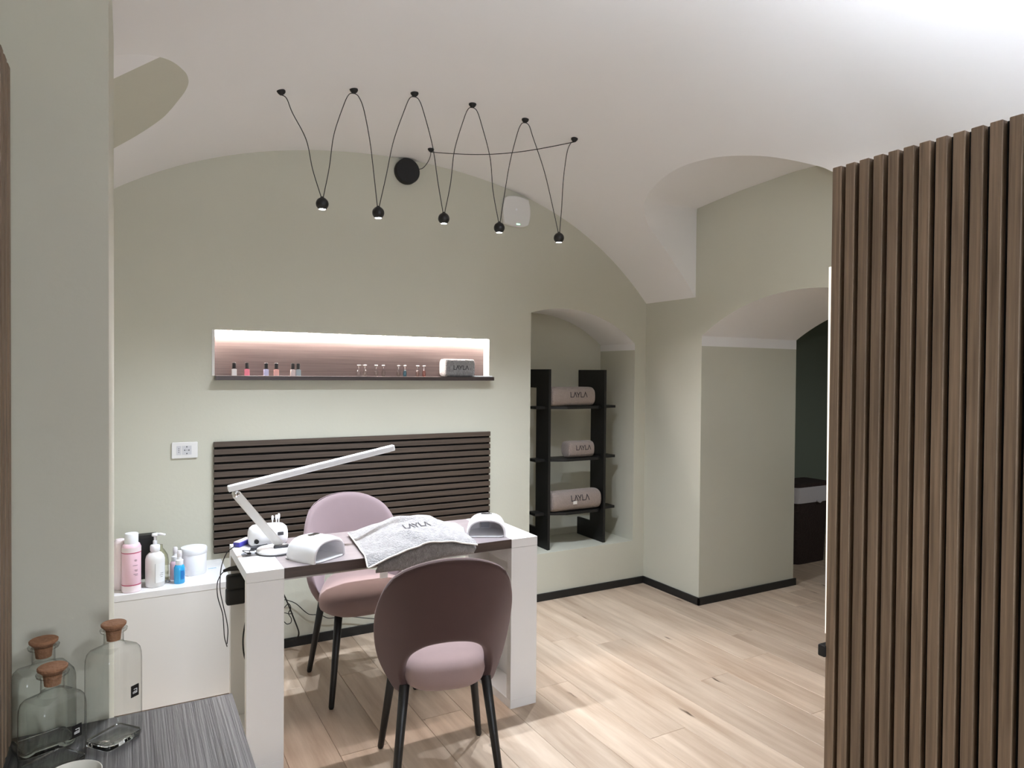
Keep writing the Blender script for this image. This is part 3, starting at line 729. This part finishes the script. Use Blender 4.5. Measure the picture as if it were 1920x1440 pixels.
# blue handpiece on the table corner
a, b = Vector((.395, 3.055, TZ+.011)), Vector((.452, 3.118, TZ+.012))
t = thing('blue_controller', 'violet-blue corded controller on the rear left corner of the table', 'controller', (.42, 3.085, TZ))
build(MB().obox(a, b, .032, .020), 'body', M['blue'], t, bevel=.003)
build(MB().obox(a+Vector((0,0,.0105)), b+Vector((0,0,.0105)), .026, .002), 'top_cover', M['palepink'], t)
build(MB().tube(crv([(.393,3.05,.775),(.358,3.05,.747),(.337,3.05,.694),(.331,3.05,.628),(.333,3.05,.584),(.344,3.05,.526),(.356,3.05,.468),(.362,3.05,.422),(.359,3.05,.366)], 6), .0021, 6), 'cord', M['cable'], t, smooth=True)
build(MB().tube(crv([(.452,3.10,.776),(.458,3.04,.772),(.462,3.012,.786)], 6), .0016, 6), 'jack_lead', M['cable'], t, smooth=True)
# clear dish and lamp lead
tag(build(MB().prism(rrect(.030,.030,.004), 0, .004, c=(.425, 2.905, TZ)), 'clear_dish', thin_glass('clear_acrylic', (.95,.97,1), .6), bevel=.001), 'small clear square dish at the left end of the table', 'dish')
t = thing('lamp_lead', 'thin black lead with inline switch lying round the desk lamp base', 'cable', (.48, 2.97, TZ))
build(MB().tube(crv([(.600,3.00,.7662),(.548,2.985,.768),(.508,2.995,.772),(.468,2.984,.772),(.436,2.962,.769),(.423,2.90,.7695),(.408,2.975,.7665),(.432,2.962,.7665),(.452,2.955,.7665)], 8), .0018, 6), 'cord', M['cable'], t, smooth=True)
build(MB().tube([(.508,2.996,.774),(.466,2.984,.774)], .0055, 8), 'inline_switch', M['black_mat'], t, smooth=True)
build(MB().tube([(.428,2.893,.7715),(.417,2.902,.7715)], .004, 8), 'plug', M['black_mat'], t, smooth=True)

# draped towel over an arm rest
t = thing('draped_towel', 'crumpled grey towel with LAYLA lettering draped over an arm rest on the table', 'towel', (1.06, 2.86, TZ))
rng = random.Random(3)
ph = [(rng.uniform(6, 22), rng.uniform(6, 22), rng.uniform(0, 6.28)) for _ in range(6)]
def wr(x, y): return sum(math.sin(a*x+b*y+c)*(1.0-.5*abs(math.sin(b*x*.7))) for a, b, c in ph)/4.5
def hump(x, y):
    # arm rest under the cloth: ridge along x at y ~ 2.90, fading out to both sides
    ax = interp(x, [(.80,0),(.87,.10),(.95,.55),(1.03,.92),(1.12,1.0),(1.20,.94),(1.28,.42),(1.34,.08),(1.40,0)])
    ay = interp(y, [(2.60,.22),(2.66,.42),(2.75,.72),(2.85,.96),(2.90,1.0),(2.95,.92),(3.02,.55),(3.10,.15),(3.14,.0)])
    return .072*ax*ay
def towel_pt(u, v):
    # u across (0 left..1 right), v from back (0) to front hem (1)
    xl_ = .815+.05*(1-v)-.0*v; xr_ = interp(v, [(0,1.385),(.3,1.375),(.6,1.32),(1,1.30)])
    x = xl_+(xr_-xl_)*u
    yb = 3.085-.10*abs(u-.45); yf = interp(u, [(0,2.590),(.5,2.628),(1,2.612)])
    y = yb+(yf-yb)*v
    z = TZ+.005+hump(x, y)+(.007*(1+wr(x*1.6, y*1.6))+.006*(1+wr(y*3.1+1, x*3.3)))*(.3+.7*math.sin(math.pi*min(1, max(0, u))))*(1-.95*math.exp(-((x-1.10)/.10)**4-((y-2.815)/.055)**4))
    if y < TY0-.002:
        z -= interp(y, [(2.58,.040),(2.62,.014),(2.647,0)])*interp(u, [(0,1.0),(.25,.7),(.5,.15),(1,.5)])
    return Vector((x, y, z))
NU, NV = 64, 48
build(MB().grid([[towel_pt(i/NU, j/NV) for j in range(NV+1)] for i in range(NU+1)]), 'cloth', M['terry'], t, smooth=True, solid=.005)
hm = [towel_pt(i/NU, 1)+Vector((0,-.002,.0)) for i in range(NU+1)]
build(MB().tube(hm, .0038, 6), 'hem', M['hem'], t, smooth=True)
build(MB().tube([towel_pt(0, j/NV)+Vector((-.001,0,.0)) for j in range(NV+1)], .0036, 6), 'side_hem', M['hem'], t, smooth=True)
# lower layer hanging over the table edge
def skirt(i, k):
    u = .10+.90*i/40; p = towel_pt(u, 1); zb = interp(u, [(.1,.700),(.35,.697),(.52,.715),(.72,.728),(1,.728)])
    z0 = p.z-.006; z = z0+(min(zb, z0-.004)-z0)*k/6
    return (p.x+.004*math.sin(k), 2.6405-.008*math.sin(math.pi*k/6)*(1+math.sin(9*u))-.0*u, z)
build(MB().grid([[skirt(i, k) for k in range(7)] for i in range(41)]), 'hanging_fold', M['terry'], t, smooth=True, solid=.003)
build(MB().grid([[(.868+.032*i, 2.606-.001, .708-.022*k) for k in range(2)] for i in range(2)]), 'care_label', M['hem'], t, solid=.001)
ltx = [(1.055, 2.800), (1.160, 2.800)]
def fnl(u, v):
    x = 1.045+.115*u; y = 2.795+.040*v
    # find cloth height by inverse lookup
    vv = 0.5
    for _ in range(20):
        uu = .5
        for _ in range(12):
            p = towel_pt(uu, vv); uu += (x-p.x)/.52
        p = towel_pt(uu, vv); vv -= (y-p.y)/.48
    p = towel_pt(uu, vv); return (x, y-.002, p.z+.0042)
build(ribbons(MB(), strokes_layla(), fnl, .16, 8), 'lettering', M['ink'], t)
ar = MB(); rows = []
for i in range(17):
    x = .93+.34*i/16; s = math.sin(math.pi*(i/16))**.35
    rows.append([(x, 2.88+.10*math.cos(a)*max(s,.05), TZ+.0015+.052*math.sin(a)*max(s,.05)*min(1, hump(x,2.9)/.06)) for a in [math.pi*k/12 for k in range(13)]])
tag(build(MB().grid(rows), 'arm_rest', M['terry_d'], smooth=True), 'padded arm rest hidden under the draped towel', 'cushion')

# plugs and cables at the left end frame
t = thing('power_strip', 'black adapters and plugs on a power strip in the left table end', 'power strip', (.40, 3.0, .50))
build(MB().box(.428, .448, 2.80, 3.07, .56, .66), 'strip', M['plastic_g'], t, bevel=.003)
build(MB().prism(rrect(.023, .031, .012), .354, .428, ax='x', c=(0, 3.04, .624)).prism(rrect(.024, .034, .012), .352, .428, ax='x', c=(0, 3.04, .566)), 'adapter', M['black_mat'], t, bevel=.010, bseg=3)
build(MB().prism(rrect(.016, .018, .008), .400, .428, ax='x', c=(0, 2.83, .625)), 'adapter', M['black_mat'], t, bevel=.004)
build(MB().tube([(.345,3.05,.672),(.365,3.04,.680),(.395,3.02,.686),(.428,3.0,.688)], .006, 10, .014), 'plug', M['black_mat'], t, smooth=True)
build(MB().tube(crv([(.348,3.05,.672),(.333,3.052,.655),(.321,3.055,.620),(.324,3.06,.563),(.342,3.06,.493),(.347,3.06,.436),(.350,3.06,.391),(.360,3.06,.350)], 6), .0021, 6), 'cord', M['cable'], t, smooth=True)
build(MB().tube(crv([(.425,2.86,.60),(.400,2.85,.50),(.392,2.84,.44),(.398,2.835,.38),(.418,2.83,.34),(.44,2.82,.33)], 6), .0032, 6), 'cord', M['cable'], t, smooth=True)
t = thing('floor_cables', 'black cables hanging in loops against the wall behind the table', 'cable', (.76, 3.72, 0))
for r_, pp in ((.0042, [(.66,3.60,.42),(.700,3.70,.350),(.718,3.72,.319),(.74,3.72,.265),(.765,3.72,.196),(.784,3.72,.144),(.793,3.72,.111),(.789,3.73,.082),(.771,3.76,.060),(.74,3.79,.054)]),
               (.0024, [(.735,3.80,.272),(.755,3.81,.262),(.797,3.81,.238),(.846,3.81,.186),(.874,3.81,.166),(.927,3.81,.155),(.971,3.81,.13),(1.016,3.81,.125),(1.091,3.81,.118),(1.184,3.81,.094),(1.241,3.81,.081),(1.32,3.81,.07),(1.4,3.81,.055)]),
               (.0024, [(.700,3.72,.24),(.718,3.72,.257),(.74,3.72,.274),(.751,3.72,.249),(.74,3.72,.222),(.754,3.72,.192),(.751,3.72,.17),(.732,3.72,.167),(.718,3.72,.181)]),
               (.0020, [(.69,3.70,.238),(.714,3.70,.236),(.739,3.70,.226),(.76,3.71,.222)])):
    build(MB().tube(crv(pp, 6), r_, 6), 'cord', M['cable'], t, smooth=True)

# ------------------------------------------------------------------ low white cabinet with bottles
CZ, CY0 = .527, 3.398
t = thing('low_cabinet', 'low white cabinet along the back wall left of the table', 'cabinet', (-.03, 3.61, 0))
build(MB().box(-.48, .417, CY0+.014, YB-.014, .0, CZ-.028), 'body', M['white_mat'], t, bevel=.001)
build(MB().box(-.482, .420, CY0, YB-.001, CZ-.028, CZ), 'top_board', M['white'], t, bevel=.001)
build(MB().box(-.478, .415, CY0+.001, CY0+.0135, .004, CZ-.0285), 'front_panel', M['white_mat'], t, bevel=.001)
def bottle(name, label, cat, x, y, prof, mat, seg=28):
    t = thing(name, label, cat, (x, y, CZ))
    build(MB().lathe(prof, (x, y, CZ), seg), 'body', mat, t, smooth=True); auto_smooth(t.children[0], 50)
    return t
t = bottle('lotion_bottle', 'tall pink lotion bottle with white cap on the low cabinet', 'bottle', .012, 3.45, [(.036,0),(.038,.003),(.038,.195),(.033,.209),(.026,.212)], M['pinkliq'])
build(MB().lathe([(.0265,.205),(.0275,.209),(.0275,.252),(.025,.256),(.0,.257)], (.012, 3.45, CZ), 28), 'cap', M['plastic'], t); auto_smooth(t.children[-1])
build(MB().lathe([(.0384,.175),(.0386,.196)], (.012, 3.45, CZ), 28, cap=False), 'shoulder_band', M['palepink'], t, smooth=True)
build(MB().lathe([(.0384,.002),(.0386,.030)], (.012, 3.45, CZ), 28, cap=False), 'foot_band', M['palepink'], t, smooth=True)
for z in (.031, .172): build(MB().lathe([(.0386,z),(.0389,z+.001),(.0386,z+.0035)], (.012, 3.45, CZ), 28, cap=False), 'ring_print', M['crimson'], t, smooth=True)
pr = MB()
def cyl(x0, y0, r, ang, z): a = R_(ang); return (x0+r*math.sin(a), y0-r*math.cos(a), CZ+z)
for z, a0, a1 in ((.142,18,34),(.137,20,34),(.118,8,38),(.098,18,40),(.093,22,38),(.080,12,40),(.074,20,40)):
    pr.grid([[cyl(.012, 3.45, .0387, a0+(a1-a0)*k/4, z+dz) for dz in (0, .0013)] for k in range(5)])
build(pr, 'fine_print', M['ink'], t)
bottle('lotion_bottle', 'pale pink bottle half hidden behind the tall pink bottle', 'bottle', -.031, 3.506, [(.026,0),(.028,.003),(.028,.205),(.024,.214),(.018,.222),(.0,.223)], M['palepink'])
t = bottle('pump_bottle', 'white pump soap bottle with paper label on the low cabinet', 'soap dispenser', .106, 3.483, [(.036,0),(.040,.004),(.040,.122),(.036,.138),(.026,.150),(.017,.155),(.017,.162)], M['plastic_g'])
build(MB().lathe([(.0185,.158),(.0205,.162),(.0205,.182),(.018,.186),(.009,.188),(.009,.205),(.0,.206)], (.106, 3.483, CZ), 24), 'collar', M['plastic'], t); auto_smooth(t.children[-1])
build(MB().lathe([(.0055,.200),(.0055,.228)], (.106, 3.483, CZ), 14).lathe([(.013,.226),(.014,.229),(.013,.238),(.0,.239)], (.106, 3.483, CZ), 18).tube([(.106,3.483,CZ+.233),(.128,3.472,CZ+.235),(.146,3.463,CZ+.231)], .0062, 10, .0045), 'pump_head', M['plastic'], t, smooth=True)
lb = MB().grid([[cyl(.106, 3.483, .0405, a, z) for z in (.022, .108)] for a in range(0, 75, 8)])
build(lb, 'label', M['label_w'], t, smooth=True)
edge = MB()
for a in (-1.5, 72): edge.grid([[cyl(.106, 3.483, .0408, a+k*1.6, z) for z in (.022, .108)] for k in range(2)])
for z, a0, a1 in ((.062,30,52),(.054,26,50),(.046,30,46)): edge.grid([[cyl(.106, 3.483, .0409, a0+(a1-a0)*k/4, z+dz) for dz in (0, .0016)] for k in range(5)])
build(edge, 'label_print', M['grey'], t)
t = thing('dark_box', 'black carton standing behind the bottles on the low cabinet', 'box', (.072, 3.64, CZ))
build(MB().box(.028, .116, 3.615, 3.665, CZ, CZ+.186), 'carton', M['black'], t, bevel=.001)
build(MB().box(.0275, .1165, 3.6145, 3.6655, CZ+.186, CZ+.205), 'lid', M['label_k'], t, bevel=.001)
bottle('amber_bottle', 'clear round bottle just behind the pump soap bottle', 'bottle', .128, 3.568, [(.036,0),(.038,.004),(.038,.085),(.034,.115),(.02,.14),(.012,.15),(.012,.165),(.0,.166)], thin_glass('pale_olive_glass', (.88,.88,.78), .4))
def spray(label, x, y, mat, s=1.0, tilt=1):
    t = bottle('spray_bottle', label, 'bottle', x, y, [(.021*s,0),(.023*s,.003),(.023*s,.072*s),(.018*s,.083*s),(.014*s,.086*s)], mat)
    build(MB().lathe([(.0150*s,.083*s),(.0165*s,.086*s),(.0165*s,.106*s),(.010*s,.110*s),(.009*s,.122*s)], (x, y, CZ), 20), 'collar', M['plastic'], t); auto_smooth(t.children[-1])
    build(MB().lathe([(.0095*s,.120*s),(.0105*s,.123*s),(.0105*s,.143*s),(.008*s,.149*s),(0,.150*s)], (x, y, CZ), 16).lathe([(.003,-.0125*s),(.003,-.009*s)], (x, y, CZ+.135*s), 8, 'y'), 'nozzle', M['frost'], t); auto_smooth(t.children[-1])
    return t
t = spray('small spray bottle of bright blue liquid on the low cabinet', .205, 3.478, M['blueliq'])
build(MB().grid([[cyl(.205, 3.478, .0233, a, z) for z in (.020, .060)] for a in range(10, 65, 8)]), 'label', plain('deep_blue_label', (30, 110, 176), .3), t, smooth=True)
spray('small spray bottle of pink liquid behind the blue one', .192, 3.555, plain('pink_liquid', (222, 190, 204), .15), 1.0)
t = bottle('cream_jar', 'wide white jar with screw lid on the low cabinet', 'jar', .275, 3.615, [(.053,0),(.056,.004),(.058,.10),(.056,.104)], M['plastic'], 40)
build(MB().lathe([(.0585,.098),(.060,.101),(.060,.122),(.057,.127),(.0,.128)], (.275, 3.615, CZ), 40), 'lid', M['plastic'], t); auto_smooth(t.children[-1])
tag(build(MB().lathe([(.009,0),(.013,.001),(.014,.004),(.012,.007),(.009,.006),(.0085,.001)], (.158, 3.515, CZ+.0003), 24, cap=False), 'silver_ring', M['chrome'], smooth=True), 'small silver ring dish between the pump bottle and the spray bottles', 'dish')
t = thing('paper_slip', 'small white card with blue print on the low cabinet by the jar', 'card', (.365, 3.66, CZ))
build(MB().box(.335, .395, 3.64, 3.68, CZ, CZ+.0008), 'card', M['label_w'], t)
build(MB().box(.343, .380, 3.655, 3.662, CZ+.0008, CZ+.001), 'print', M['blueliq'], t)

# ------------------------------------------------------------------ rack with towels in the niche
t = thing('towel_rack', 'black open rack with three shelves standing in the arched niche', 'shelf', (2.70, 4.03, NZ0))
for X in (2.460, 2.922):
    b = MB()
    ol = [(3.885,NZ0),(4.205,NZ0),(4.205,NZ0+.125),(4.045,NZ0+.125),(4.045,1.405),(4.205,1.405),(4.205,1.532),(3.885,1.532)]
    n = len(ol)
    b.add([(X, y, z) for y, z in ol]+[(X+.018, y, z) for y, z in ol], [(0,1,2,3),(0,3,4,7),(4,5,6,7),(11,10,9,8),(15,12,11,8),(15,14,13,12)]+[(i, (i+1) % n, n+(i+1) % n, n+i) for i in range(n)])
    build(b, 'side_frame', M['blackwood'], t)
for z in (1.262, .905, .540):
    ol = [(2.39,3.935),(2.47,3.93),(2.60,3.87),(2.86,3.87),(2.93,3.925),(3.06,3.935),(3.06,4.03),(2.39,4.03)]
    s = build(MB().prism([(x-2.725, y-4.0) for x, y in ol], 0, .018, c=(2.725, 4.0, z)), 'shelf_board', M['blackwood'], t, bevel=.001)
    for X in (2.459,):
        for y in (3.912, 3.99): build(MB().lathe([(.0035,-.002),(.0035,0.0005)], (X, y, z+.009), 8, 'x'), 'screw', M['chrome'], s)
rolled('rolled_towel', 'long rolled taupe towel with LAYLA lettering on the top rack shelf', 2.49, 2.845, 3.945, 1.2805, .132, .135, M['terry_d'], 0, (.40,.78), .60, 2.8)
rolled('rolled_towel', 'short rolled taupe towel with LAYLA lettering on the middle rack shelf', 2.635, 2.848, 3.945, .9235, .112, .115, M['terry_d'], 0, (.26,.82), .62, 2.8, 0)
rolled('rolled_towel', 'longest rolled taupe towel with LAYLA lettering on the lowest rack shelf', 2.50, 2.905, 3.945, .5585, .138, .14, M['terry_d'], 0, (.36,.72), .66, 2.6, 2)

# ------------------------------------------------------------------ laundry bin in the next room
t = thing('laundry_basket', 'dark brown lidded laundry basket with white liner beyond the doorway', 'basket', (4.80, 3.72, 0))
def ring(hw, hd, z): return [(4.80+x, 3.72+y, z) for x, y in rrect(hw, hd, .05, 5)]
build(MB().grid([ring(.18,.11,0), ring(.19,.115,.25), ring(.20,.12,.50)], cv=True), 'body', M['brownwicker'], t, smooth=True)
build(MB().grid([ring(.206,.126,.49), ring(.208,.128,.56), ring(.206,.126,.615)], cv=True), 'liner', M['linen'], t, smooth=True)
build(MB().prism(rrect(.205,.124,.05), .612, .645, c=(4.80, 3.72, 0)), 'lid', M['brownwicker'], t, bevel=.004)
build(MB().tube([(4.83,3.588,.50),(4.86,3.585,.485),(4.90,3.588,.50)], .008, 8, .004), 'liner_bow', M['linen'], t, smooth=True)

# ------------------------------------------------------------------ counter with glass bottles
KZ = .80
t = thing('sideboard', 'charcoal grained wooden sideboard under the left slat panel', 'cabinet', (0, 1.1, 0))
build(MB().box(WLX+.001, .197, .62, 1.588, KZ-.028, KZ), 'top_board', M['counter'], t, bevel=.001)
build(MB().box(WLX+.001, .180, .64, 1.575, .06, KZ-.028), 'body', M['counter'], t)
build(MB().box(WLX+.001, .165, .66, 1.565, 0, .06), 'plinth', M['black_mat'], t)
for k in range(2): build(MB().box(.180, .195, .642+k*.467, .642+k*.467+.463, .065, KZ-.031), 'door', M['counter'], t, bevel=.001)
def glass_bottle(label, x, y, rot, hw, hd, hb, hn, logo):
    """hb body height, hn height of the neck lip"""
    t = thing('glass_bottle', label, 'bottle', (x, y, KZ), rot, 'corked clear glass bottles on the sideboard')
    def rr(s, z, r=None):
        a, b = hw*s if r is None else r, hd*s if r is None else r
        cr = min(a, b)*(.35 if r is None else .999)
        return [(u, v, z) for u, v in rrect(a, b, cr, 5)]
    nr = min(hw, hd)*.50
    outer = [rr(.90,.0), rr(.98,.002), rr(1.0,.006), rr(1.0,hb*.5), rr(1.0,hb-.032), rr(.985,hb-.018), rr(.93,hb-.008), rr(.82,hb-.002)]
    outer += [rr(1, hb+.002, nr*1.25), rr(1, hb+.008, nr*1.02), rr(1, hn-.012, nr), rr(1, hn-.007, nr*1.02), rr(1, hn-.005, nr*1.35), rr(1, hn-.001, nr*1.42), rr(1, hn, nr*1.30)]
    inner = [rr(1, hn-.001, nr*.86), rr(1, hb+.006, nr*.84), rr(.74, hb-.006), rr(.86, hb-.012), rr(.925, hb-.024), rr(.935, hb*.5), rr(.93, .014), rr(.80, .009), rr(.02, .0115)]
    mb = MB().grid(outer[1:]+inner[:1], cv=True)
    build(MB().grid([rr(.01,.0012), rr(.90,.0012), rr(.955,.0035), rr(.965,.008), rr(.93,.012), rr(.80,.0095), rr(.01,.0105)], cv=True), 'glass_base', M['glass_solid'], t, smooth=True, local=True)
    build(mb, 'glass_body', M['glass'], t, smooth=True, local=True)
    build(MB().lathe([(nr*.70,hn-.022),(nr*.82,hn-.002),(nr*1.02,hn+.001),(nr*1.28,hn+.006),(nr*1.30,hn+.0095),(nr*1.2,hn+.011),(0,hn+.0115)], (0,0,0), 28), 'cork', M['cork'], t, smooth=False, local=True)
    auto_smooth(t.children[-1], 30)
    if not logo: return t
    lw = .0085
    zc = hb*logo
    lab = build(MB().box(hw*.42-lw, hw*.42+lw, -hd-.0012, -hd-.0004, zc-.011, zc+.011), 'label', M['label_k'], t, local=True)
    pr = MB(); xx = hw*.42
    for a in range(8): pr.box(xx-.005+a*.0012, xx-.0044+a*.0012, -hd-.0016, -hd-.0012, zc-.003, zc-.001+.0012*math.sin(a*.45))
    pr.box(xx-.005, xx+.0045, -hd-.0016, -hd-.0012, zc-.0045, zc-.0036); pr.box(xx+.0032, xx+.0045, -hd-.0016, -hd-.0012, zc-.0045, zc+.004); pr.box(xx-.003, xx+.0045, -hd-.0016, -hd-.0012, zc+.0028, zc+.004)
    build(pr, 'logo', M['label_w'], lab, local=True)
    return t
glass_bottle('tallest corked clear glass bottle, right one on the sideboard', -.024, 1.487, R_(41), .040, .033, .180, .214, .52)
glass_bottle('corked clear glass bottle at the back left against the wall', -.137, 1.525, R_(20), .046, .036, .150, .190, 0)
glass_bottle('short corked clear glass bottle in front, left on the sideboard', -.116, 1.435, R_(38), .043, .036, .130, .170, .5)
t = thing('bowl', 'white ceramic bowl at the bottom edge in front of the bottles', 'bowl', (-.080, 1.300, KZ))
build(MB().lathe([(.020,0),(.022,.002),(.030,.010),(.040,.030),(.043,.048),(.0415,.048),(.038,.030),(.028,.013),(.0,.010)], (-.080, 1.300, KZ), 36), 'dish', M['ceramic'], t, smooth=True)

# ------------------------------------------------------------------ lamps outside the picture: wall wash and added fill spots
def fill_spot(x, y, label, e, col, z=None, size=140, tilt=(0, 0)):  # unseen spot fitting added to bring in fill light
    z = vz(x)-.001 if z is None else z
    t = thing('fill_spot', label, 'lamp', (x, y, z-.09), group='added fill spots outside the picture')
    build(MB().lathe([(.036,.09),(.038,.085),(.038,.002),(.034,0),(.033,.010),(.0,.012)], (x, y, z-.09), 28), 'housing', M['black_mat'], t); auto_smooth(t.children[-1])
    build(MB().lathe([(.031,.0085),(.031,.0115)], (x, y, z-.09), 24), 'lens', M['lamp_head'], t)
    ld = bpy.data.lights.new('fill_spot', 'SPOT'); ld.energy = e; ld.spot_size = R_(size); ld.spot_blend = .6; ld.shadow_soft_size = .03; ld.color = col
    lo = bpy.data.objects.new('fill_spot_light', ld); COL.objects.link(lo); lo.parent = t; lo.location = (0, 0, -.004); lo.rotation_euler = (tilt[0], tilt[1], 0)
t = thing('clamp_spot', 'black clamp spot on the back of the partition, aimed at the doorway wall', 'lamp', (SX+.11, 1.02, 1.93))
src = Vector((SX+.13, 1.03, 1.96)); aim = (Vector((3.24, 2.40, 1.98))-src).normalized()
build(MB().tube([src-aim*.07, src-aim*.06, src-aim*.01, src], .022, 18, .030), 'housing', M['black_mat'], t, smooth=True)
build(MB().box(SX+.0705, SX+.112, 1.0, 1.03, 1.92, 1.945), 'clamp', M['black_mat'], t, bevel=.002)
ld = bpy.data.lights.new('wash_spot', 'SPOT'); ld.energy = P_SPOT; ld.spot_size = R_(48); ld.spot_blend = .8; ld.shadow_soft_size = .025; ld.color = (.97, .97, .95)
lo = bpy.data.objects.new('wash_spot', ld); COL.objects.link(lo); lo.location = src+aim*.006; lo.rotation_euler = aim.to_track_quat('-Z', 'Y').to_euler()
fill_spot(5.2, 1.6, 'dim added fill spot in the next room', 22.0, (.9, .97, 1.0), 2.699, 150)
fill_spot(1.0, -.7, 'added fill spot behind the viewer on the right', P_REAR, (.90, .97, 1.08))
fill_spot(2.5, -.9, 'added fill spot behind the viewer beyond the partition', 4.0, (.90, .97, 1.08))
